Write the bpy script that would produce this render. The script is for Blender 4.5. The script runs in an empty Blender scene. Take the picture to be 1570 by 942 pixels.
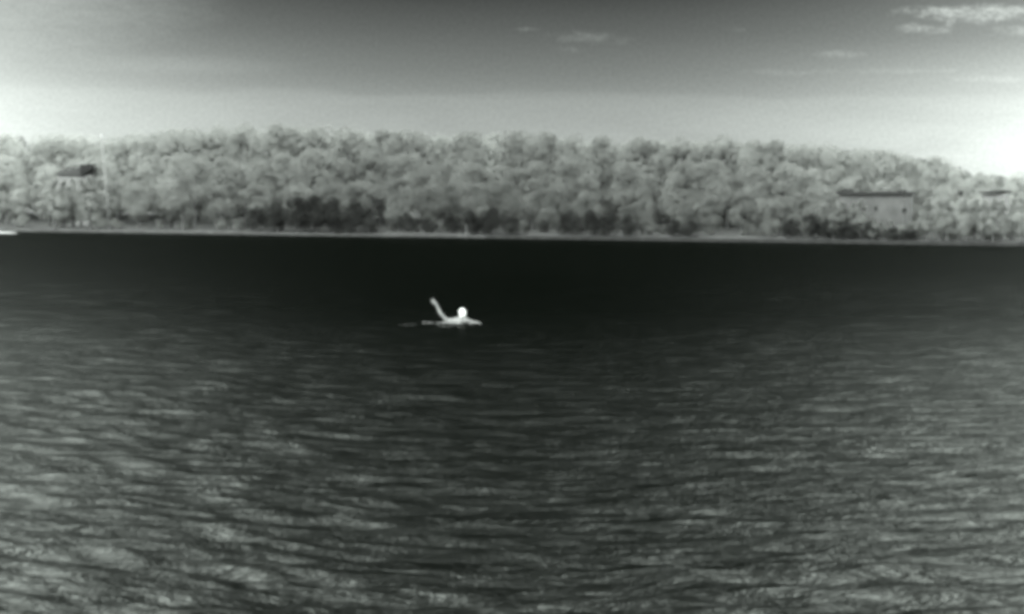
import bpy, bmesh, math, random
import numpy as np
from mathutils import Vector, Matrix, noise

R = math.radians
sc = bpy.context.scene
C = sc.collection
random.seed(7)
rng = np.random.default_rng(11)

# ------------------------------------------------------------------ camera
W, H, F = 1570.0, 942.0, 3820.0            # photo size and focal length in photo pixels
CAM = Vector((0, 0, 2.3))
cd = bpy.data.cameras.new('camera')
cam = bpy.data.objects.new('camera', cd)
C.objects.link(cam)
cam.location = CAM
cd.sensor_width = 36
cd.lens = 36 * F / W
cd.clip_start = 0.1
cd.clip_end = 12000
PITCH, ROLL = math.atan(121 / F), R(-0.69)
cam.rotation_mode = 'QUATERNION'
MROT = Matrix.Rotation(R(90) - PITCH, 3, 'X') @ Matrix.Rotation(-ROLL, 3, 'Z')
cam.rotation_quaternion = MROT.to_quaternion()
sc.camera = cam

def at(px, py, Y):
    """world point that a photo pixel shows at the distance Y"""
    d = MROT @ Vector(((px - W / 2) / F, -(py - H / 2) / F, -1))
    return CAM + d * (Y / d.y)

# ------------------------------------------------------------------ world
SUN_EL, SUN_AZ = 42, 205                    # sun high behind the camera, a little to the left
TINT = (0.925, 1.0, 0.945, 1)
world = bpy.data.worlds.new('World')
sc.world = world
world.use_nodes = True
nt = world.node_tree
N, L = nt.nodes, nt.links
N.clear()

def nmath(nt, op, a, b=None, c=None, clamp=False):
    n = nt.nodes.new('ShaderNodeMath')
    n.operation = op
    n.use_clamp = clamp
    for i, v in enumerate((a, b, c)):
        if v is None:
            continue
        if isinstance(v, (int, float)):
            n.inputs[i].default_value = v
        else:
            nt.links.new(v, n.inputs[i])
    return n.outputs[0]

def nramp(nt, fac, stops, interp='LINEAR'):
    n = nt.nodes.new('ShaderNodeValToRGB')
    n.color_ramp.interpolation = interp
    e = n.color_ramp.elements
    while len(e) > 1:
        e.remove(e[-1])
    e[0].position = stops[0][0]
    e[0].color = (stops[0][1],) * 3 + (1,)
    for p, v in stops[1:]:
        k = e.new(p)
        k.color = (v,) * 3 + (1,)
    nt.links.new(fac, n.inputs[0])
    return n.outputs[0]

def nnoise(nt, vec, scale, detail=3, rough=0.5, dist=0.0):
    n = nt.nodes.new('ShaderNodeTexNoise')
    n.inputs['Scale'].default_value = scale
    n.inputs['Detail'].default_value = detail
    n.inputs['Roughness'].default_value = rough
    n.inputs['Distortion'].default_value = dist
    nt.links.new(vec, n.inputs['Vector'])
    return n.outputs[0]

def M2(op, a, b=None, c=None, clamp=False):
    return nmath(nt, op, a, b, c, clamp)

tc = N.new('ShaderNodeTexCoord')
sep = N.new('ShaderNodeSeparateXYZ')
L.new(tc.outputs['Generated'], sep.inputs[0])
el = M2('MULTIPLY', M2('ARCSINE', sep.outputs['Z']), 180 / math.pi)
az = M2('MULTIPLY', M2('ARCTAN2', sep.outputs['X'], sep.outputs['Y']), 180 / math.pi)
comb = N.new('ShaderNodeCombineXYZ')
L.new(M2('MULTIPLY', az, 0.25), comb.inputs[0])
L.new(M2('MULTIPLY', el, 1.3), comb.inputs[1])
streak = nnoise(nt, comb.outputs[0], 1.0, 5, 0.55, 0.6)
comb2 = N.new('ShaderNodeCombineXYZ')
L.new(M2('MULTIPLY', az, 1.0), comb2.inputs[0])
L.new(M2('MULTIPLY', el, 1.0), comb2.inputs[1])
mott = nnoise(nt, comb2.outputs[0], 14.0, 4, 0.75)
comb3 = N.new('ShaderNodeCombineXYZ')
L.new(M2('MULTIPLY', az, 1.6), comb3.inputs[0])
L.new(M2('MULTIPLY', el, 5.0), comb3.inputs[1])
puff = nnoise(nt, comb3.outputs[0], 1.3, 5, 0.65, 0.5)
wob = M2('MULTIPLY', M2('SUBTRACT', streak, 0.5), 0.6)
elw = M2('ADD', el, wob)
# stratus bands bright near the horizon; unseen sky above them shaped to light the water
e01 = M2('DIVIDE', elw, 40.0, clamp=True)
base = nramp(nt, e01, [(0.0, .48), (2.2/40, .45), (2.95/40, .385), (3.15/40, .29), (3.6/40, .225), (4.0/40, .185),
                       (4.5/40, .135), (5.3/40, .072), (7/40, .012), (18/40, .01), (24/40, .06), (29/40, .3), (34/40, 1.1), (1.0, 2.4)])
# brightening towards both sides, raised out of frame to light the water edges
aa = M2('POWER', M2('DIVIDE', M2('ABSOLUTE', M2('ADD', az, 0.3)), 11.7), 2.6)
aa = M2('MINIMUM', aa, 2.2)
g = nramp(nt, e01, [(0.0, .7), (2.6/40, .62), (3.6/40, .48), (4.4/40, .28), (5.4/40, .2), (8/40, .4), (12/40, .8), (18/40, 2.4), (26/40, 5.6), (1.0, 5.6)])
lum = M2('ADD', base, M2('MULTIPLY', aa, g))

def wisp(a0, e0, wa, we, amp, fine=True):
    """a wisp of cloud centred on azimuth a0, elevation e0"""
    u = M2('DIVIDE', M2('SUBTRACT', az, a0), wa)
    v = M2('DIVIDE', M2('SUBTRACT', M2('ADD', el, M2('MULTIPLY', wob, 0.4)), e0), we)
    d = M2('ADD', M2('MULTIPLY', u, u), M2('MULTIPLY', v, v))
    m = M2('POWER', M2('SUBTRACT', 1.0, M2('ADD', d, M2('MULTIPLY', M2('SUBTRACT', puff, 0.45), 3.2 if fine else .5)), clamp=True), 1.5)
    return M2('MULTIPLY', M2('MULTIPLY', m, mott if fine else 1.0), amp)

def ae(px, py):
    d = at(px, py, 1.0) - CAM
    return math.degrees(math.atan2(d.x, d.y)), math.degrees(math.asin(d.z / d.length))

for px, py, wx, wy, amp in [(1500, 20, 2.2, .25, .42), (1420, 44, .8, .16, .22), (1560, 47, .7, .16, .2), (905, 58, 1.2, .2, .08),
                            (870, 78, .4, .1, .11), (808, 47, .35, .07, .10), (1290, 84, .7, .12, .12), (1125, 46, .3, .08, .08),
                            (1380, 108, 2.2, .08, .07), (1520, 120, 1.2, .12, .12), (1190, 112, 1.2, .1, .05)]:
    a0, e0 = ae(px, py)
    lum = M2('ADD', lum, wisp(a0, e0, wx, wy, amp * 1.7))
a0, e0 = ae(270, 100)
lum = M2('ADD', lum, wisp(a0, e0, 3.2, .28, .05, False))
a0, e0 = ae(-60, -10)
lum = M2('ADD', lum, wisp(a0, e0, 6.5, 1.7, .22, False))
lum = M2('MULTIPLY', lum, nramp(nt, streak, [(0.25, .91), (0.75, 1.09)]))
lum = M2('MULTIPLY', lum, nramp(nt, mott, [(0.3, .87), (0.7, 1.13)]))
sky = N.new('ShaderNodeTexSky')
sky.sky_type = 'NISHITA'
sky.sun_disc = False
sky.sun_elevation = R(SUN_EL)
sky.sun_rotation = R(SUN_AZ)
bw = N.new('ShaderNodeRGBToBW')
L.new(sky.outputs[0], bw.inputs[0])
STR = 0.10
lum = M2('MULTIPLY', lum, 0.5 / STR)         # exposure is +1
high = nramp(nt, M2('DIVIDE', el, 90.0, clamp=True), [(34/90, 0.0), (50/90, 1.0)])
mixv = N.new('ShaderNodeMix')
mixv.data_type = 'FLOAT'
L.new(high, mixv.inputs[0])
L.new(lum, mixv.inputs[2])
L.new(M2('MULTIPLY', bw.outputs[0], 1.0), mixv.inputs[3])
col = N.new('ShaderNodeVectorMath')
col.operation = 'SCALE'
col.inputs[0].default_value = TINT[:3]
L.new(mixv.outputs[0], col.inputs['Scale'])
bg = N.new('ShaderNodeBackground')
bg.inputs['Strength'].default_value = STR
L.new(col.outputs[0], bg.inputs['Color'])
wo = N.new('ShaderNodeOutputWorld')
L.new(bg.outputs[0], wo.inputs['Surface'])

sd = bpy.data.lights.new('sun', 'SUN')
sd.energy = 0.8
sd.angle = R(40)
sd.color = (0.95, 1.0, 0.95)
sun = bpy.data.objects.new('sun', sd)
C.objects.link(sun)
sv = Vector((math.sin(R(SUN_AZ)) * math.cos(R(SUN_EL)), math.cos(R(SUN_AZ)) * math.cos(R(SUN_EL)), math.sin(R(SUN_EL))))
sun.rotation_mode = 'QUATERNION'
sun.rotation_quaternion = sv.to_track_quat('Z', 'Y')
sun.location = (0, -20, 30)

vs = sc.view_settings
vs.view_transform = 'Standard'
vs.look = 'None'
vs.exposure = 1.0
vs.gamma = 1.0
sc.cycles.use_denoising = True
sc.cycles.filter_width = 4.6                 # the soft lens of the camera
sc.cycles.max_bounces = 4
sc.cycles.diffuse_bounces = 4
sc.cycles.glossy_bounces = 2
sc.cycles.transparent_max_bounces = 4

# ------------------------------------------------------------------ helpers
def tag(o, label=None, cat=None, group=None, kind=None):
    for k, v in (('label', label), ('category', cat), ('group', group), ('kind', kind)):
        if v:
            o[k] = v
    return o

def link(name, me, parent=None, mat=None):
    if mat is not None:
        me.materials.append(mat)
    o = bpy.data.objects.new(name, me)
    C.objects.link(o)
    if parent:
        o.parent = parent
    return o

def bmobj(name, bm, mat, parent=None, smooth=False):
    me = bpy.data.meshes.new(name)
    bm.to_mesh(me)
    bm.free()
    if smooth:
        me.shade_smooth()
    return link(name, me, parent, mat)

def empty(name, loc, rz=0.0):
    o = bpy.data.objects.new(name, None)
    C.objects.link(o)
    o.location = loc
    o.rotation_euler = (0, 0, rz)
    o.empty_display_size = 0.5
    return o

def box(bm, x0, x1, y0, y1, z0, z1):
    v = [bm.verts.new((x, y, z)) for z in (z0, z1) for x, y in ((x0, y0), (x1, y0), (x1, y1), (x0, y1))]
    for f in ((3, 2, 1, 0), (4, 5, 6, 7), (0, 1, 5, 4), (1, 2, 6, 5), (2, 3, 7, 6), (3, 0, 4, 7)):
        bm.faces.new([v[i] for i in f])

def tube(bm, pts, rad, n=8):
    """tapered tube through points with a radius for each"""
    rings = []
    for i, p in enumerate(pts):
        p = Vector(p)
        a = Vector(pts[max(i - 1, 0)])
        b = Vector(pts[min(i + 1, len(pts) - 1)])
        t = (b - a).normalized()
        s = t.cross(Vector((0.13, 1, 0.07))).normalized()
        u = t.cross(s)
        rings.append([bm.verts.new(p + (s * math.cos(k * 2 * math.pi / n) + u * math.sin(k * 2 * math.pi / n)) * rad[i]) for k in range(n)])
    for r0, r1 in zip(rings, rings[1:]):
        for k in range(n):
            bm.faces.new((r0[k], r0[(k + 1) % n], r1[(k + 1) % n], r1[k]))
    bm.faces.new(rings[0][::-1])
    bm.faces.new(rings[-1])

def blob(bm, c, r, sub=3):
    m = Matrix.Translation(c) @ Matrix.Diagonal((*r, 1))
    return bmesh.ops.create_icosphere(bm, subdivisions=sub, radius=1, matrix=m)['verts']

def material(name, colour, rough=0.8, spec=0.2, var=0.25, scale=1.0, use_obj=False, detail=4, bump=0.0):
    m = bpy.data.materials.new(name)
    m.use_nodes = True
    t = m.node_tree
    p = t.nodes['Principled BSDF']
    p.inputs['Roughness'].default_value = rough
    p.inputs['Specular IOR Level'].default_value = spec
    g = t.nodes.new('ShaderNodeNewGeometry')
    nz = nnoise(t, g.outputs['Position'], scale, detail, 0.6)
    k = nramp(t, nz, [(0.3, 1 - var), (0.7, 1 + var)])
    v = t.nodes.new('ShaderNodeVectorMath')
    v.operation = 'SCALE'
    if use_obj:
        oi = t.nodes.new('ShaderNodeObjectInfo')
        t.links.new(oi.outputs['Color'], v.inputs[0])
    else:
        v.inputs[0].default_value = colour if hasattr(colour, '__len__') else (colour,) * 3
    t.links.new(k, v.inputs['Scale'])
    t.links.new(v.outputs[0], p.inputs['Base Color'])
    if bump:
        b = t.nodes.new('ShaderNodeBump')
        b.inputs['Distance'].default_value = bump
        t.links.new(nz, b.inputs['Height'])
        t.links.new(b.outputs[0], p.inputs['Normal'])
    return m

# ------------------------------------------------------------------ water
def shore(X):
    return float(np.interp(X, [-600, -300, -115, -40, 0, 30, 70, 100, 140, 260], [650, 620, 592, 566, 545, 526, 494, 474, 452, 400]))

def water_mesh():
    D = [5.0]
    while D[-1] < 720:
        D.append(D[-1] * 1.0034)
    D = np.array(D)
    th = np.concatenate([np.linspace(-42, -15, 60, endpoint=False), np.linspace(-15, 15, 760), np.linspace(15, 42, 61)[1:]])
    th = np.radians(th)
    Dg, Tg = np.meshgrid(D, th, indexing='ij')
    X = Dg * np.tan(Tg)
    Y = Dg + 0 * X
    Z = np.zeros_like(X)
    Xd = np.zeros_like(X)
    Yd = np.zeros_like(X)
    gust = 0.75 + 0.35 * np.sin(X * .11 + 1.3 + 0.8 * np.sin(Y * .045)) * np.sin(Y * .07 + .5 + 0.6 * np.sin(X * .05))
    n = 110
    for i in range(n):
        lam = 0.2 * (2.2 / 0.2) ** (i / (n - 1)) * rng.uniform(.9, 1.1)
        a = rng.normal(0, 0.5) + R(-97)      # towards the camera
        kx, ky = math.cos(a) * 2 * math.pi / lam, math.sin(a) * 2 * math.pi / lam
        amp = 0.0030 * lam ** 0.9 * (1.0 if lam < .8 else (.8 / lam) ** 1.2)
        ph = kx * X + ky * Y + rng.uniform(0, 6.28)
        fade = np.clip((lam / (Dg * 0.0034) - 2.2) / 2.5, 0, 1)
        w = amp * fade * gust
        Z += w * np.cos(ph)
        Xd -= 0.8 * w * math.cos(a) * np.sin(ph)
        Yd -= 0.8 * w * math.sin(a) * np.sin(ph)
    X += Xd
    Y += Yd
    nr, nc = X.shape
    co = np.stack([X, Y, Z], -1).reshape(-1, 3)
    idx = np.arange(nr * nc).reshape(nr, nc)
    f = np.stack([idx[:-1, :-1], idx[:-1, 1:], idx[1:, 1:], idx[1:, :-1]], -1).reshape(-1, 4)
    me = bpy.data.meshes.new('water')
    me.vertices.add(len(co))
    me.vertices.foreach_set('co', co.astype(np.float32).ravel())
    me.loops.add(f.size)
    me.loops.foreach_set('vertex_index', f.astype(np.int32).ravel())
    me.polygons.add(len(f))
    me.polygons.foreach_set('loop_start', np.arange(0, f.size, 4, dtype=np.int32))
    me.update(calc_edges=True)
    me.shade_smooth()
    return me

wm = bpy.data.materials.new('water')
wm.use_nodes = True
t = wm.node_tree
t.nodes.clear()
g_ = t.nodes.new('ShaderNodeNewGeometry')
mp = t.nodes.new('ShaderNodeMapping')
mp.inputs['Scale'].default_value = (0.6, 1.0, 1.0)
mp.inputs['Rotation'].default_value = (0, 0, R(-7))
t.links.new(g_.outputs['Position'], mp.inputs['Vector'])
rip = nnoise(t, mp.outputs[0], 9.0, 4, 0.6, 0.3)
swl = nnoise(t, mp.outputs[0], 1.9, 5, 0.65, 0.4)
sy = t.nodes.new('ShaderNodeSeparateXYZ')
t.links.new(g_.outputs['Position'], sy.inputs[0])
dist = nmath(t, 'DIVIDE', sy.outputs['Y'], 200.0, clamp=True)
near = nramp(t, dist, [(15/200, 1.0), (40/200, .8), (70/200, .45), (140/200, .35)])
hgt = nmath(t, 'MULTIPLY', near, nmath(t, 'ADD', nmath(t, 'MULTIPLY', rip, 0.013), nmath(t, 'MULTIPLY', swl, 0.10)))
rgh = nramp(t, dist, [(12/200, .36), (40/200, .33), (70/200, .27), (160/200, .24)])
bp = t.nodes.new('ShaderNodeBump')
bp.inputs['Distance'].default_value = 1.0
bp.inputs['Strength'].default_value = 1.0
t.links.new(hgt, bp.inputs['Height'])
df = t.nodes.new('ShaderNodeBsdfDiffuse')
df.inputs['Color'].default_value = (0.0006, 0.0009, 0.0006, 1)
gl = t.nodes.new('ShaderNodeBsdfGlossy')
gl.distribution = 'BECKMANN'
gl.inputs['Color'].default_value = (0.05, 0.0515, 0.05, 1)
t.links.new(rgh, gl.inputs['Roughness'])
t.links.new(bp.outputs[0], gl.inputs['Normal'])
ad = t.nodes.new('ShaderNodeAddShader')
t.links.new(df.outputs[0], ad.inputs[0])
t.links.new(gl.outputs[0], ad.inputs[1])
mo = t.nodes.new('ShaderNodeOutputMaterial')
t.links.new(ad.outputs[0], mo.inputs['Surface'])
water = link('water', water_mesh(), None, wm)
tag(water, kind='structure')

# ------------------------------------------------------------------ far bank (terrain)
def land_z(X, off):
    """height of the far bank, off metres behind the waterline"""
    prof = np.interp(off, [-12, -1, 0.4, 2.5, 6, 30, 80, 200, 3500], [-1.6, -.25, .18, .75, 1.1, 2.0, 4.5, 7, 9])
    return float(prof) + (0.25 * noise.noise(Vector((X * .05, off * .05, 3))) if off > 3 else 0)

def terrain():
    xs = list(np.linspace(-900, -170, 12)) + list(np.arange(-160, 150, 2.5)) + list(np.linspace(155, 900, 12))
    offs = [-12, -4, -1, -.3, .4, 1.2, 2.5, 4, 6, 12, 20, 30, 50, 80, 130, 200, 500, 1500, 3500]
    bm = bmesh.new()
    g = []
    for o in offs:
        row = []
        for x in xs:
            jit = 0.7 * noise.noise(Vector((x * .12, 0, 0))) if -2 < o < 5 else 0
            row.append(bm.verts.new((x * (1 + max(o - 100, 0) / 1200), shore(x) + o + jit, land_z(x, o))))
        g.append(row)
    for a, b in zip(g, g[1:]):
        for k in range(len(xs) - 1):
            bm.faces.new((a[k], a[k + 1], b[k + 1], b[k]))
    return bm
m_ground = material('bank_ground', 0.075, 0.95, 0.05, 0.35, 0.35)
ter = bmobj('river_bank', terrain(), m_ground, smooth=True)
tag(ter, kind='structure')
bm = bmesh.new()
box(bm, -3000, 3000, -200, 5000, -3.2, -3.0)
bed = bmobj('river_bed', bm, material('river_bed', 0.05))
tag(bed, kind='structure')

# ------------------------------------------------------------------ trees
m_leaf = material('foliage', 0.2, 0.9, 0.05, 0.12, 0.55, use_obj=True, detail=3)
t = m_leaf.node_tree
pb_ = t.nodes['Principled BSDF']
src = pb_.inputs['Base Color'].links[0].from_socket
d_, tr_, mx_ = t.nodes.new('ShaderNodeBsdfDiffuse'), t.nodes.new('ShaderNodeBsdfTranslucent'), t.nodes.new('ShaderNodeMixShader')
t.links.new(src, d_.inputs['Color'])
t.links.new(src, tr_.inputs['Color'])
mx_.inputs[0].default_value = .56
t.links.new(d_.outputs[0], mx_.inputs[1])
t.links.new(tr_.outputs[0], mx_.inputs[2])
t.links.new(mx_.outputs[0], t.nodes['Material Output'].inputs['Surface'])
t.nodes.remove(pb_)
m_bark = material('bark', 0.07, 0.9, 0.05, 0.25, 3.0)

def leaf_mesh(name, pts, nrm, size):
    """many small crossed leaf sprays, one mesh"""
    n = len(pts)
    r = np.random.default_rng(len(name) + n)
    nn = nrm + r.normal(0, .33, (n, 3))
    nn /= np.linalg.norm(nn, axis=1, keepdims=True)
    a = np.cross(nn, r.normal(0, 1, (n, 3)))
    a /= np.linalg.norm(a, axis=1, keepdims=True)
    b = np.cross(nn, a)
    s = size * r.uniform(.6, 1.35, (n, 1))
    v = np.stack([pts - a * s, pts - b * s * .7, pts + a * s, pts + b * s * .7], 1).reshape(-1, 3)
    f = np.arange(4 * n).reshape(n, 4)
    me = bpy.data.meshes.new(name)
    me.from_pydata(v.tolist(), [], f.tolist())
    me.shade_smooth()
    sn = nrm + r.normal(0, .05, (n, 3)) + np.array([[0, 0, .9]])
    sn /= np.linalg.norm(sn, axis=1, keepdims=True)
    me.normals_split_custom_set_from_vertices(np.repeat(sn, 4, axis=0).tolist())
    return me

def crown_pts(r, n, lobes, h0, h1, w, point=0.0):
    """leaf positions over a crown of lobes between h0 and h1 (unit metres, w half width)"""
    P, Nn = [], []
    cs = []
    for i in range(lobes):
        u = (i + r.uniform(0, 1)) / lobes
        z = h0 + (h1 - h0) * u
        prof = math.sqrt(max(0.02, 1 - (abs(u - .45) / .6) ** 2)) * (1 - point * u)
        ang = r.uniform(0, 6.28)
        rr = w * prof * r.uniform(.15, .72)
        sz = w * r.uniform(.3, .52) * (1 - .45 * u * (1 if point else .6))
        cs.append((math.cos(ang) * rr, math.sin(ang) * rr, z, sz))
    cs.append((0, 0, (h0 + h1) / 2, w * .6))
    per = n // len(cs)
    for cx, cy, cz, sz in cs:
        d = r.normal(0, 1, (per, 3))
        d /= np.linalg.norm(d, axis=1, keepdims=True)
        rad = sz * (1 - .13 * r.random((per, 1)) ** 2) * (1 + .18 * np.sin(d[:, :1] * 5 + cx) * np.cos(d[:, 2:] * 6 + cy))
        P.append(np.array([[cx, cy, cz]]) + d * rad * np.array([[1, 1, .85]]))
        c0 = np.array([[0, 0, (h0 + h1) / 2]])
        o = P[-1] - c0
        o /= np.linalg.norm(o, axis=1, keepdims=True) + 1e-6
        Nn.append(d * .5 + o * .6)
    return np.concatenate(P), np.concatenate(Nn)

# tree shapes are 10 m tall and get scaled
SHAPES = {'broad': [], 'tall': [], 'shrub': []}
for k in range(6):
    r = np.random.default_rng(100 + k)
    p, q = crown_pts(r, 10000, 18, 2.2, 9.0, 3.6)
    p[:, 2] += (10 - p[:, 2].max())
    SHAPES['broad'].append(('tree', leaf_mesh('crown', p, q, .115)))
for k in range(4):
    r = np.random.default_rng(200 + k)
    p, q = crown_pts(r, 8500, 18, 1.8, 9.2, 2.5, .45)
    p[:, 2] += (10 - p[:, 2].max())
    SHAPES['tall'].append(('tree', leaf_mesh('crown', p, q, .11)))
for k in range(4):
    r = np.random.default_rng(300 + k)
    p, q = crown_pts(r, 7000, 12, 1.2, 8.3, 5.2)
    p[:, 2] += (10 - p[:, 2].max())
    SHAPES['shrub'].append(('shrub', leaf_mesh('crown', p, q, .17)))
for lst in SHAPES.values():
    for _, me in lst:
        me.materials.append(m_leaf)

def trunk_mesh(k, shrub=False):
    bm = bmesh.new()
    r = random.Random(k)
    top = (r.uniform(-.4, .4), r.uniform(-.4, .4), 8.4 if not shrub else 6)
    mid = (r.uniform(-.2, .2), r.uniform(-.2, .2), 3.4)
    tube(bm, [(0, 0, -.3), (0, 0, .3), mid, top], [.34, .25, .19, .04], 8)
    for j in range(6):
        a = j * 1.05 + r.uniform(-.3, .3)
        z = 2.4 + j * .8
        s = (mid[0] * .8, mid[1] * .8, z)
        L_ = (2.2 if not shrub else 2.8) - j * .2
        tube(bm, [s, (math.cos(a) * L_ * .5, math.sin(a) * L_ * .5, z + .8), (math.cos(a) * L_, math.sin(a) * L_, z + 1.3)], [.11, .07, .02], 6)
    me = bpy.data.meshes.new('trunk')
    bm.to_mesh(me)
    bm.free()
    me.materials.append(m_bark)
    return me
TRUNKS = [trunk_mesh(k) for k in range(4)]
STEMS = [trunk_mesh(k + 9, True) for k in range(3)]

def plant(kind, X, Y, z0, h, wscale, tone, label, cat, group):
    me = random.choice(SHAPES[kind])
    root = empty(me[0], (X, Y, z0), random.uniform(0, 6.28))
    sx = h / 10 * wscale
    root.scale = (sx, sx, h / 10)
    c = bpy.data.objects.new('crown', me[1])
    C.objects.link(c)
    c.parent = root
    c.color = (tone * 0.985, tone, tone * 0.975, 1)
    tr = bpy.data.objects.new('trunk', random.choice(STEMS if kind == 'shrub' else TRUNKS))
    C.objects.link(tr)
    tr.parent = root
    tag(root, label, cat, group)
    return root

# skyline of the wood, read off the photograph (photo pixels)
SKX = [-150, 0, 60, 150, 220, 290, 440, 560, 640, 790, 830, 900, 1000, 1100, 1200, 1300, 1360, 1420, 1450, 1480, 1530, 1570, 1720]
SKY = [208, 204, 205, 208, 200, 192, 190, 195, 198, 200, 204, 211, 212, 210, 217, 221, 228, 240, 246, 262, 266, 268, 272]
MARKS = [(-200, 60, 'at the far left end of the bank'), (60, 185, 'near the dark roof and tall pale pole'),
         (185, 370, 'between the pale pole and dark thicket'), (370, 590, 'above the large dark thicket on the bank'),
         (590, 800, 'above the pale jetty beyond the swimmer'), (800, 1070, 'in the middle of the bank right of the jetty'),
         (1070, 1270, 'left of the long flat-roofed building'), (1270, 1420, 'by the long flat-roofed building'),
         (1420, 1800, 'at the far right end of the bank')]
ORD = ['leftmost', 'second', 'third', 'fourth', 'fifth', 'sixth', 'seventh', 'eighth', 'ninth', 'tenth', 'eleventh', 'twelfth', 'thirteenth', 'fourteenth']

def x_to_X(px, off):
    Y = 520.0
    for _ in range(12):
        X = at(px, 350, Y).x
        Y = shore(X) + off
    return X, Y

def edge_light_tone(px):
    """foliage factor that paints the brighter frame edges onto both ends of the wood"""
    return 1 + 1.15 * min(1, abs((px - 800) / 780)) ** 2  # camera edge brightening put into the leaf colour

def rank(kind, xs, off, top, tone, wsc, word, cat, group, mark=True):
    seen = {}
    spots = []
    for px in xs:
        m = next((m for m in MARKS if m[0] <= px < m[1]), MARKS[-1])
        spots.append((px, m))
    tot = {}
    for _, m in spots:
        tot[m[2]] = tot.get(m[2], 0) + 1
    for px, m in spots:
        k = seen[m[2]] = seen.get(m[2], -1) + 1
        X, Y = x_to_X(px, off + random.uniform(-3, 3))
        o_ = Y - shore(X)
        z0 = land_z(X, o_)
        ty = top(px) if callable(top) else top
        h = at(px, ty, Y).z - z0
        if h < 2:
            continue
        tn = tone(px) if callable(tone) else tone
        if tot[m[2]] == 1:
            lab = f'the one {word} {m[2]}'
        elif k == tot[m[2]] - 1:
            lab = f'rightmost {word} {m[2]}'
        elif k == 0:
            lab = f'leftmost {word} {m[2]}'
        else:
            lab = f'{ORD[k]} {word} from left {m[2]}'
        plant(kind, X, Y, z0 - .1, h, wsc * random.uniform(.88, 1.15), tn * random.uniform(.95, 1.05), lab, cat, group)

def jx(a, b, step, j=.35):
    out = []
    x = a
    while x < b:
        out.append(x + random.uniform(-j, j) * step)
        x += step
    return out

sky_at = lambda px: float(np.interp(px, SKX, SKY))
# rear rank: makes the skyline
rank('broad', jx(-90, 1680, 39), 44, lambda p: sky_at(p) - 3 + random.uniform(-2, 5), lambda p: .205 * edge_light_tone(p), .95,
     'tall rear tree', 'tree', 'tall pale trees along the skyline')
# middle rank, shoulder high to the rear one
rank('broad', jx(-70, 1660, 47), 26, lambda p: sky_at(p) + 42 + random.uniform(-12, 14), lambda p: .178 * edge_light_tone(p), 1.02,
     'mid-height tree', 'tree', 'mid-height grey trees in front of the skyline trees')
# front rank, leaves the buildings free
front = jx(-60, 1650, 44)
def front_top(p):
    t_ = sky_at(p) + 84 + random.uniform(-10, 16)
    for a, b, lim in ((60, 180, 276), (1270, 1325, 318), (1325, 1362, 334), (1362, 1415, 336), (1450, 1575, 306)):
        if a < p < b:
            t_ = max(t_, lim + random.uniform(0, 8))
    return t_
rank('broad', front, 8, front_top, lambda p: .138 * edge_light_tone(p), 1.25,
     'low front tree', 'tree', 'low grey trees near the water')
# slim trees standing before the three buildings
slim = [84, 98, 111, 124, 138, 152, 1278, 1292, 1306, 1320, 1338, 1352, 1366, 1408, 1422, 1440, 1452, 1480, 1494, 1508, 1523, 1537, 1552, 1566]
def slim_top(p):
    return 271 + random.uniform(-2, 4) if p < 200 else (random.uniform(304, 314) if p < 1330 else random.uniform(331, 338) if p < 1410 else 303 + random.uniform(-2, 5))
rank('tall', slim, 4, slim_top, lambda p: .15 * edge_light_tone(p), 1.0, 'slim tree', 'tree', 'slim trees before the buildings')
# dark thickets on the bank
dark = [(392, 315, .05), (425, 303, .045), (455, 300, .035), (484, 298, .038), (512, 300, .04), (540, 302, .042), (566, 318, .05),
        (622, 325, .09), (655, 330, .075), (690, 325, .06), (722, 322, .055), (755, 316, .055), (782, 330, .08),
        (872, 322, .06), (905, 320, .055), (935, 326, .055), (962, 326, .06), (1032, 335, .07), (1058, 338, .075),
        (1215, 335, .065), (1243, 328, .06), (1272, 334, .07), (1300, 340, .075), (1335, 338, .08), (1368, 346, .09), (1392, 352, .075)]
for i, (px, ty, tn) in enumerate(dark):
    X, Y = x_to_X(px, 1.8 + random.uniform(-.3, .5))
    z0 = land_z(X, Y - shore(X))
    h = at(px, ty, Y).z - z0
    grp = [d for d in range(len(dark)) if next(m for m in MARKS if m[0] <= dark[d][0] < m[1]) is next(m for m in MARKS if m[0] <= px < m[1])]
    m = next(m for m in MARKS if m[0] <= px < m[1])
    where = {'above the large dark thicket on the bank': 'of the largest dark thicket', 'above the pale jetty beyond the swimmer': 'standing behind the pale jetty'}.get(m[2], m[2])
    k = grp.index(i)
    if len(grp) == 1:
        lab = 'single dark shrub ' + where
    else:
        lab = ('rightmost' if k == len(grp) - 1 else ORD[k]) + ' dark shrub' + ('' if k in (0, len(grp) - 1) else ' from left') + ' ' + where
    plant('shrub', X, Y, z0 - .1, h, .95 * max(1, 5.5 / h), tn * (.95 if px < 600 else .62), lab, 'shrub', 'dark shrubs on the far bank')
# pale low shrubs filling the foot of the wood
rank('shrub', [x for x in jx(-60, 1650, 30) if not 380 < x < 560], 7, lambda p: 340 + (p - 785) * .009 + random.uniform(-8, 6), lambda p: .15 * edge_light_tone(p), 1.5,
     'low grey shrub', 'shrub', 'low grey shrubs at the foot of the wood')

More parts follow.
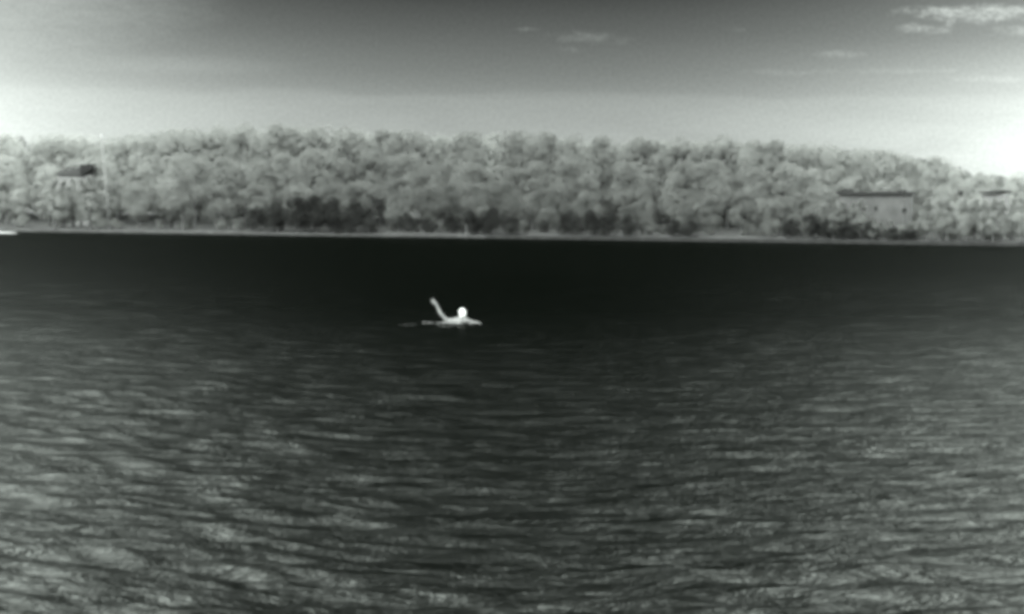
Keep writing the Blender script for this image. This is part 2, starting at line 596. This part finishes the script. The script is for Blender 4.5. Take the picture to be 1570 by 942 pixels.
# the wood behind, one mass
P, Q = [], []
for i in range(420):
    px = random.uniform(-150, 1720)
    X, Y = x_to_X(px, random.uniform(58, 95))
    o_ = Y - shore(X)
    z0 = land_z(X, o_)
    h = max(6, at(px, sky_at(px) + random.uniform(4, 16), Y).z - z0)
    r = np.random.default_rng(1000 + i)
    p, q = crown_pts(r, 420, 9, .8, 9.3, 3.6)
    p[:, :2] *= 1.6
    p[:, 2] *= h / max(p[:, 2].max(), 1)
    P.append(p + np.array([[X, Y, z0]]))
    Q.append(q)
fm = leaf_mesh('wood', np.concatenate(P), np.concatenate(Q), .62)
fo = link('distant_wood', fm, None, m_leaf)
fo.color = (.245, .25, .243, 1)
tag(fo, 'dense pale wood seen as one mass behind the skyline trees', 'wood', kind='stuff')

# ------------------------------------------------------------------ buildings
m_wall = material('render_wall', 0.082, 0.9, 0.1, 0.25, 0.35)
m_wall2 = material('pale_wall', 0.16, 0.9, 0.1, 0.08, 0.6)
m_roof = material('dark_roof', 0.03, 0.8, 0.1, 0.2, 1.2)
m_dark = material('window_glass', 0.015, 0.3, 0.4, 0.1, 1.0)
m_frame = material('window_frame', 0.12, 0.6, 0.2, 0.05, 2.0)

def window(parent, x, z, w, h, y):
    bm = bmesh.new()
    b = .09
    box(bm, x - w/2 - b, x - w/2, y - .06, y + .04, z - h/2, z + h/2)
    box(bm, x + w/2, x + w/2 + b, y - .06, y + .04, z - h/2, z + h/2)
    box(bm, x - w/2 - b, x + w/2 + b, y - .061, y + .04, z + h/2, z + h/2 + b)
    box(bm, x - w/2 - b, x + w/2 + b, y - .12, y + .04, z - h/2 - b, z - h/2)
    f = bmobj('window', bm, m_frame, parent)
    bm = bmesh.new()
    box(bm, x - w/2 + .001, x + w/2 - .001, y - .025, y + .02, z - h/2 + .001, z + h/2 - .001)
    bmobj('pane', bm, m_dark, f)

# long flat-roofed building on the right
def place(pxl, pxr, off):
    Xl, Yl = x_to_X(pxl, off)
    Xr, Yr = x_to_X(pxr, off)
    a = Vector((Xl, Yl, 0))
    b = Vector((Xr, Yr, 0))
    return (a + b) / 2, (b - a).length / 2, math.atan2(Yr - Yl, Xr - Xl)

def hit(px, py, c, th):
    """local x and height where a photo pixel meets a front standing at c, turned by th"""
    d = at(px, py, 1.0) - CAM
    n = Vector((-math.sin(th), math.cos(th), 0))
    t_ = (c - CAM).dot(n) / d.dot(n)
    q = CAM + d * t_
    return (q - c).dot(Vector((math.cos(th), math.sin(th), 0))), q.z - zb

zb = 1.0
c_, w2, th_ = place(1284, 1387, 9)
zt = hit(1343, 296, c_, th_)[1]
b1 = empty('flat_roofed_building', (c_.x, c_.y, zb), th_)
tag(b1, 'long grey flat-roofed building with dark roof edge among the trees', 'building')
bm = bmesh.new()
box(bm, -w2 + .3, w2 - .3, 0, 4, -.6, zt - .28)
bmobj('wall', bm, m_wall, b1)
bm = bmesh.new()
box(bm, -w2 - .2, w2 + .25, -.7, 4.6, zt - .28, zt + .22)
box(bm, -w2 + .6, -w2 + 2.0, 1, 3, zt + .22, zt + .8)
rf = bmobj('roof', bm, m_roof, b1)
bm = bmesh.new()
box(bm, w2 - 2.2, w2 - .7, 1.0, 2.2, zt + .222, zt + .62)
bmobj('vent', bm, m_roof, rf)
for px, py, ww, wh in ((1343, 320, .85, 1.0), (1387, 323, 1.25, 1.1)):
    qx, qz = hit(px, py, c_, th_)
    window(b1, qx, qz, ww, wh, 0)
qx = hit(1316, 350, c_, th_)[0]
bm = bmesh.new()
box(bm, qx - .5, qx + .5, -.05, .04, 0, 2.1)
dr = bmobj('door', bm, m_frame, b1)
bm = bmesh.new()
box(bm, qx + .33, qx + .4, -.12, -.05, 1.0, 1.06)
bmobj('handle', bm, m_dark, dr)

# pale house at the far right under a dark, slightly sagging roof
c_, w2, th_ = place(1505, 1538, 10)
b2 = empty('pale_house', (c_.x, c_.y, zb), th_)
tag(b2, 'small pale house at the right end under thin dark sagging roof', 'house')
xa, za = hit(1502, 294.5, c_, th_)
xb = hit(1540, 297, c_, th_)[0]
bm = bmesh.new()
box(bm, -w2, w2, 0, 2.6, -.6, za - .45)
bmobj('wall', bm, m_wall2, b2)
bm = bmesh.new()
n = 14
ring = []
for i in range(n + 1):
    u = i / n
    x = xa + (xb - xa) * u
    z = za - .30 * math.sin(math.pi * min(1, u * .9 + .12)) + (.02 if u < .9 else .1)
    th = .2 + .25 * math.sin(math.pi * u)
    ring.append([bm.verts.new((x, y, z + dz)) for y, dz in ((-.8, -.08), (-.8, th), (3.2, th + .03), (3.2, -.05))])
for a, b in zip(ring, ring[1:]):
    for k in range(4):
        bm.faces.new((a[k], a[(k + 1) % 4], b[(k + 1) % 4], b[k]))
bm.faces.new(ring[0][::-1])
bm.faces.new(ring[-1])
bmobj('roof', bm, m_roof, b2)
window(b2, -.8, 3.2, .7, .9, 0)
# small dark box on a pole beside it
Xq, Yq = x_to_X(1472, 4)
zq = land_z(Xq, 4)
q0 = empty('nest_box', (Xq, Yq, zq))
tag(q0, 'small dark box on a pole left of the sagging dark roof', 'nest box')
zt = at(1471, 300, Yq).z - zq
bm = bmesh.new()
tube(bm, [(0, 0, -.4), (0, 0, zt)], [.09, .07], 8)
bmobj('post', bm, m_wall2, q0)
bm = bmesh.new()
box(bm, -.4, .4, -.35, .35, zt, zt + .8)
bmobj('box', bm, m_roof, q0)
bm = bmesh.new()
v = [bm.verts.new(c) for c in ((-.6, -.5, zt + .95), (.5, -.5, zt + .81), (.5, .5, zt + .81), (-.6, .5, zt + .95), (-.6, -.5, zt + 1.05), (.5, -.5, zt + .9), (.5, .5, zt + .9), (-.6, .5, zt + 1.05))]
for f in ((3, 2, 1, 0), (4, 5, 6, 7), (0, 1, 5, 4), (1, 2, 6, 5), (2, 3, 7, 6), (3, 0, 4, 7)):
    bm.faces.new([v[i] for i in f])
bmobj('lid', bm, m_roof, q0)

# house on the left, only its dark roof clears the trees
c_, w2, th_ = place(85, 143, 21)
z1 = hit(120, 268, c_, th_)[1]
z2 = hit(130, 251, c_, th_)[1]
b3 = empty('house', (c_.x, c_.y, zb), th_)
tag(b3, 'tall house showing only its dark pitched roof above trees on left', 'house')
bm = bmesh.new()
box(bm, -w2 + .5, w2 - .8, 0, 7, -.8, z1)
bmobj('wall', bm, m_wall2, b3)
m_slate = material('slate_roof', 0.035, 0.8, 0.1, 0.2, 1.0)
bm = bmesh.new()
v = [bm.verts.new(c) for c in ((-w2, -.6, z1), (w2 - 2.6, -.6, z1 - .15), (w2 - 2.6, 7.6, z1), (-w2, 7.6, z1), (-w2 + 2.2, 3, z2 - .4), (w2 - 2.6, 3, z2 - .1))]
for f in ((0, 1, 5, 4), (1, 2, 5), (2, 3, 4, 5), (3, 0, 4), (3, 2, 1, 0)):
    bm.faces.new([v[i] for i in f])
bmobj('roof', bm, m_slate, b3)
m_blk = material('dark_gable', 0.018, 0.8, 0.1, 0.2, 1.0)
bm = bmesh.new()
v = [bm.verts.new(c) for c in ((w2 - 3.2, -1.2, z1 - .3), (w2 - 2.0, -1.2, z1 + .1), (w2 - .3, -1.2, z1 + 1.1), (w2 - .9, -1.2, z2 - .05), (w2 - 1.9, -1.2, z2 - .35), (w2 - 2.9, -1.2, z2 - .2))]
u = [bm.verts.new(q.co + Vector((0, 4, .1))) for q in v]
bm.faces.new(v)
bm.faces.new(u[::-1])
for i in range(6):
    bm.faces.new((v[i], u[i], u[(i + 1) % 6], v[(i + 1) % 6]))
bmobj('gable', bm, m_blk, b3)

# ------------------------------------------------------------------ tall pale pole
m_pale = material('pale_metal', 0.34, 0.6, 0.2, 0.08, 2.0)
Xp, Yp = x_to_X(168, 5)
zp = land_z(Xp, 5)
top = at(155, 205, Yp)
mast = empty('pole', (Xp, Yp, zp))
tag(mast, 'very tall thin pale leaning pole with bright head, right of the dark roof', 'pole')
bm = bmesh.new()
tp = Vector((top.x - Xp, 0, top.z - zp))
tube(bm, [(0, 0, -.5), tp * .5, tp * .93], [.16, .13, .10], 10)
bmobj('shaft', bm, material('weathered_metal', 0.19, 0.6, 0.2, 0.1, 1.0), mast, True)
bm = bmesh.new()
tube(bm, [tp * .93, tp * .95, tp], [.10, .22, .16], 10)
bmobj('pole_head', bm, material('white_paint', 0.27, 0.5, 0.2, 0.05, 2.0), mast, True)

# ------------------------------------------------------------------ edge of the far bank
def strip(name, pxa, pxb, off0, off1, z0, z1, mat, step=3.0, zj=.0):
    """a low wall or beach following the waterline"""
    Xa = x_to_X(pxa, off0)[0]
    Xb = x_to_X(pxb, off0)[0]
    n = max(2, int((Xb - Xa) / step))
    bm = bmesh.new()
    ring = []
    for i in range(n + 1):
        X = Xa + (Xb - Xa) * i / n
        s = shore(X)
        dz = zj * noise.noise(Vector((X * .35, 1, 5)))
        ring.append([bm.verts.new((X, s + o, z + (dz if z > z0 + .1 else 0))) for o, z in ((off0, z0), (off0, z1), (off1, z1 + .01), (off1, z0))])
    for a, b in zip(ring, ring[1:]):
        for k in range(4):
            bm.faces.new((a[k], b[k], b[(k + 1) % 4], a[(k + 1) % 4]))
    bm.faces.new(ring[0])
    bm.faces.new(ring[-1][::-1])
    return bmobj(name, bm, mat)

m_conc = material('dark_stone', 0.028, 0.9, 0.1, 0.35, 0.5)
m_cap = material('stone_cap', 0.045, 0.9, 0.1, 0.3, 0.7)
sw = strip('retaining_wall', 745, 1690, -2.2, -1.2, -.8, .62, m_conc, 3, .12)
tag(sw, 'long low dark stone wall along the right half of the far bank', 'wall')
cp = strip('coping', 745, 1690, -2.35, -1.1, .655, .80, m_cap, 3, .12)
cp.parent = sw
sand = strip('beach', -60, 745, -3.0, 1.2, -.6, .42, material('pale_silt', 0.045, 0.95, 0.05, 0.3, .25), 2, .35)
tag(sand, kind='structure')
# spit of sand at the far left
m_sand = material('sand', 0.30, 0.95, 0.05, 0.12, .6)
bm = bmesh.new()
Xa, Ya = x_to_X(-60, -60)
Xb, Yb2 = x_to_X(40, -60)
vs_ = blob(bm, Vector(((Xa + Xb) / 2 - 2, Ya - 25, 0)), ((Xb - Xa) / 2 + 4, 13, .42), 4)
for q in vs_:
    q.co.z += .1 * noise.noise(q.co * .3)
sp = bmobj('sand_spit', bm, m_sand, smooth=True)
tag(sp, kind='structure')

# jetty below the thicket
Xa, Ya = x_to_X(598, -6)
Xb, Yb2 = x_to_X(718, -6)
jt = empty('jetty', ((Xa + Xb) / 2, (Ya + Yb2) / 2, 0), math.atan2(Yb2 - Ya, Xb - Xa))
tag(jt, 'low thin pale jetty along the bank with one post at right end', 'jetty')
hw = math.hypot(Xb - Xa, Yb2 - Ya) / 2
zd = at(660, 358, Ya).z
m_deck = material('pale_deck', 0.09, 0.8, 0.1, 0.15, 1.5)
m_pile = material('dark_timber', 0.05, 0.8, 0.1, 0.2, 1.5)
bm = bmesh.new()
nb = 60
for i in range(nb):
    x = -hw + 2 * hw * i / nb
    box(bm, x, x + 2 * hw / nb - .02, -.7, .7, zd - .09, zd + .05)
bmobj('deck', bm, m_deck, jt)
bm = bmesh.new()
box(bm, -hw, hw, -.72, -.62, zd - .24, zd - .092)
bmobj('beam', bm, m_pile, jt)
for i in range(9):
    x = -hw + .3 + (2 * hw - .6) * i / 8
    bm = bmesh.new()
    tube(bm, [(x, -.55, -1.5), (x, -.55, zd - .25)], [.11, .1], 8)
    bmobj('pile', bm, m_pile, jt)
bm = bmesh.new()
tube(bm, [(hw - .1, -.85, -1.5), (hw - .1, -.85, at(718, 344, Ya).z)], [.12, .1], 8)
bmobj('post', bm, m_deck, jt)

# ------------------------------------------------------------------ the swimmer
DS = 2.3 / ((497 - 350.5) / F)               # distance at which the water reaches that row
org = at(700, 497, DS)
PX = DS / F                                  # metres per photo pixel there
person = empty('person', (org.x, org.y, 0.0))
tag(person, 'swimmer low in dark water with round bright head and one bent raised arm', 'person')

def cap(bm, a, b, ra, rb, flat=1.0):
    """tapered round-ended limb segment"""
    a, b = Vector(a), Vector(b)
    n = max(2, int((b - a).length / (min(ra, rb) * .45)))
    for i in range(n + 1):
        u = i / n
        r_ = ra + (rb - ra) * u
        blob(bm, a.lerp(b, u), (r_, r_ * flat, r_), 2)

def pp(px, py, y=0.0):
    return Vector(((px - 700) * PX, y, (497 - py) * PX))

bm = bmesh.new()
hc = pp(709, 481.5, -.02)                    # head centre
face = Vector((.62, -.75, .08)).normalized() # looks right, towards the camera
side = face.cross(Vector((0, 0, 1))).normalized()
blob(bm, hc + Vector((0, 0, .02)) - face * .015, (.074, .076, .087), 4)
blob(bm, hc + face * .022 + Vector((0, 0, -.035)), (.062, .062, .072), 3)
blob(bm, hc + face * .045 + Vector((0, 0, -.082)), (.034, .034, .024), 3)      # chin
cap(bm, hc + face * .088 + Vector((0, 0, .012)), hc + face * .102 + Vector((0, 0, -.022)), .009, .014)   # nose
cap(bm, hc + face * .083 + side * .022 + Vector((0, 0, -.052)), hc + face * .083 - side * .022 + Vector((0, 0, -.052)), .009, .009)  # lips
cap(bm, hc + face * .078 + side * .045 + Vector((0, 0, .034)), hc + face * .078 - side * .045 + Vector((0, 0, .034)), .009, .009)    # brow
for s in (-1, 1):
    blob(bm, hc + side * s * .088 + Vector((0, 0, -.005)) - face * .005, (.016, .018, .032), 3)
neck = Vector((.085, 0, .07))
cap(bm, hc + Vector((-.01, .01, -.06)), neck, .058, .066)
shN = Vector((-.215, -.14, .04))             # shoulder on the camera side
shF = Vector((.20, .15, .06))
cap(bm, neck, (0.0, 0, .02), .075, .12)
cap(bm, neck + Vector((-.02, 0, -.035)), shN, .075, .072)
cap(bm, (.02, -.1, .01), shN, .09, .075)
cap(bm, neck + Vector((0, 0, -.02)), shF, .07, .075)
chest = Vector((-.04, 0, -.03))
for a, b, ra, rb in ((chest, (-.28, .02, -.09), .14, .125), ((-.05, -.09, -.02), (-.3, -.05, -.1), .105, .10), ((-.0, .09, -.02), (-.28, .1, -.1), .105, .1),
                     ((-.28, .02, -.09), (-.50, .03, -.14), .125, .13)):
    cap(bm, a, b, ra, rb)
for s in (-1, 1):                            # legs trail behind
    hip = Vector((-.53, .03 + s * .09, -.135))
    knee = Vector((-.90, .04 + s * .12, -.15 - .02 * s))
    ank = Vector((-1.20, .04 + s * .13, -.13 + .02 * s))
    cap(bm, hip, knee, .092, .058)
    cap(bm, knee, ank, .062, .036)
    cap(bm, ank, ank + Vector((-.17, 0, .04 + .01 * s)), .036, .022)

def hand(bm, wrist, d, palm_n, curl=.35):
    """palm, four unequal bent fingers and a thumb"""
    d = Vector(d).normalized()
    s = d.cross(Vector(palm_n)).normalized()
    pn = s.cross(d)
    for k in (-1.5, -.5, .5, 1.5):
        cap(bm, Vector(wrist) + s * k * .013, Vector(wrist) + d * .085 + s * k * .021, .0155, .0125)
    for k, ln in ((-1.5, .074), (-.5, .084), (.5, .078), (1.5, .060)):
        p = Vector(wrist) + d * .085 + s * k * .021
        e = d + s * k * .17
        for j, fr in enumerate((.45, .32, .23)):
            e = (e - pn * (curl * (.35 + .35 * j))).normalized()
            q = p + e * ln * fr
            cap(bm, p, q, .0098 - .0008 * j, .0090 - .0008 * j)
            p = q
    p = Vector(wrist) + d * .02 - s * .024
    e = (d * .75 - s * .75 - pn * .2).normalized()
    q = p + e * .042
    cap(bm, p, q, .0145, .011)
    cap(bm, q, q + (d * .9 - s * .25 - pn * .25).normalized() * .036, .0105, .0085)

# raised arm
elb = pp(675.8, 483.2, -.28)
wri = pp(668.8, 468, -.27)
cap(bm, shN, shN.lerp(elb, .5), .052, .044)
cap(bm, shN.lerp(elb, .5), elb, .044, .035)
cap(bm, elb, elb.lerp(wri, .3), .035, .036)
cap(bm, elb.lerp(wri, .3), wri, .036, .025)
hand(bm, wri, (-.60, .05, .58), (.3, -.3, -.5), .35)
# leading arm just breaking the surface
elb2 = Vector((.40, .16, .012))
wri2 = Vector((.55, .10, -.015))
cap(bm, shF, elb2, .052, .04)
cap(bm, elb2, wri2, .044, .029)
hand(bm, wri2, (1, -.2, -.05), (0, 0, 1), .2)
me = bpy.data.meshes.new('body')
bm.to_mesh(me)
bm.free()
m_skin = bpy.data.materials.new('skin')
m_skin.use_nodes = True
t = m_skin.node_tree
p_ = t.nodes['Principled BSDF']
p_.inputs['Roughness'].default_value = .55
p_.inputs['Specular IOR Level'].default_value = .25
tcn = t.nodes.new('ShaderNodeTexCoord')
dn = t.nodes.new('ShaderNodeVectorMath')
dn.operation = 'DISTANCE'
t.links.new(tcn.outputs['Object'], dn.inputs[0])
dn.inputs[1].default_value = hc + Vector((0, 0, .01))
k = nramp(t, dn.outputs['Value'], [(.10, .68), (.13, .175)])
nz = nnoise(t, tcn.outputs['Object'], 9, 3)
k2 = nmath(t, 'MULTIPLY', k, nramp(t, nz, [(.3, .92), (.7, 1.06)]))
t.links.new(k2, p_.inputs['Base Color'])
body = link('body', me, person, m_skin)
rm = body.modifiers.new('skin', 'REMESH')
rm.mode = 'VOXEL'
rm.voxel_size = .0065
rm.use_smooth_shade = True
sm = body.modifiers.new('smooth', 'SMOOTH')
sm.factor = .5
sm.iterations = 3
# cropped hair
bm = bmesh.new()
vs_ = blob(bm, Vector((0, 0, 0)), (.078, .080, .090), 4)
kill = [q for q in bm.verts if (q.co.normalized().dot(face) > .42 and q.co.z < .062) or q.co.z < -.035]
bmesh.ops.delete(bm, geom=kill, context='VERTS')
for q in bm.verts:
    q.co *= 1 + .012 * noise.noise(q.co * 60)
    q.co += hc + Vector((0, 0, .022)) - face * .016
hair = bmobj('hair', bm, material('pale_hair', 0.72, .8, .1, .06, 30), person, True)
so = hair.modifiers.new('thick', 'SOLIDIFY')
so.thickness = .006
m_eye = material('eye', .25, .3, .4, .05, 5)
for s in (-1, 1):
    bm = bmesh.new()
    blob(bm, hc + face * .078 + side * s * .031 + Vector((0, 0, .014)), (.011, .011, .008), 3)
    bmobj('eye', bm, m_eye, person, True)

# broken water round the swimmer
m_foam = material('foam', .15, .7, .3, .35, 14)
bm = bmesh.new()
r = random.Random(5)
def froth(px0, px1, py, n, s, ys=.12):
    for _ in range(n):
        c = pp(r.uniform(px0, px1), py, 0)
        # rows below the waterline lie nearer the camera
        dY = -(py - 497) * PX * DS / 2.3
        c = Vector((c.x, dY + r.gauss(0, ys), .008))
        a = s * r.uniform(.4, 1.2)
        vs2 = blob(bm, c, (a * r.uniform(1.2, 3), a * r.uniform(.7, 1.3), a * .45), 2)
        for q in vs2:
            q.co += Vector((0, 0, .3 * a * noise.noise(q.co * 25)))
froth(650, 692, 497.6, 22, .018, .3)
froth(690, 738, 498.0, 22, .014, .3)
froth(618, 642, 501.0, 20, .0075, .3)
froth(672, 716, 502.0, 14, .011, .5)
fo2 = bmobj('foam', bm, m_foam, smooth=True)
fo2.location = (org.x, org.y, 0)
tag(fo2, 'thin streaks of pale foam on the water around the swimmer', 'foam', kind='stuff')
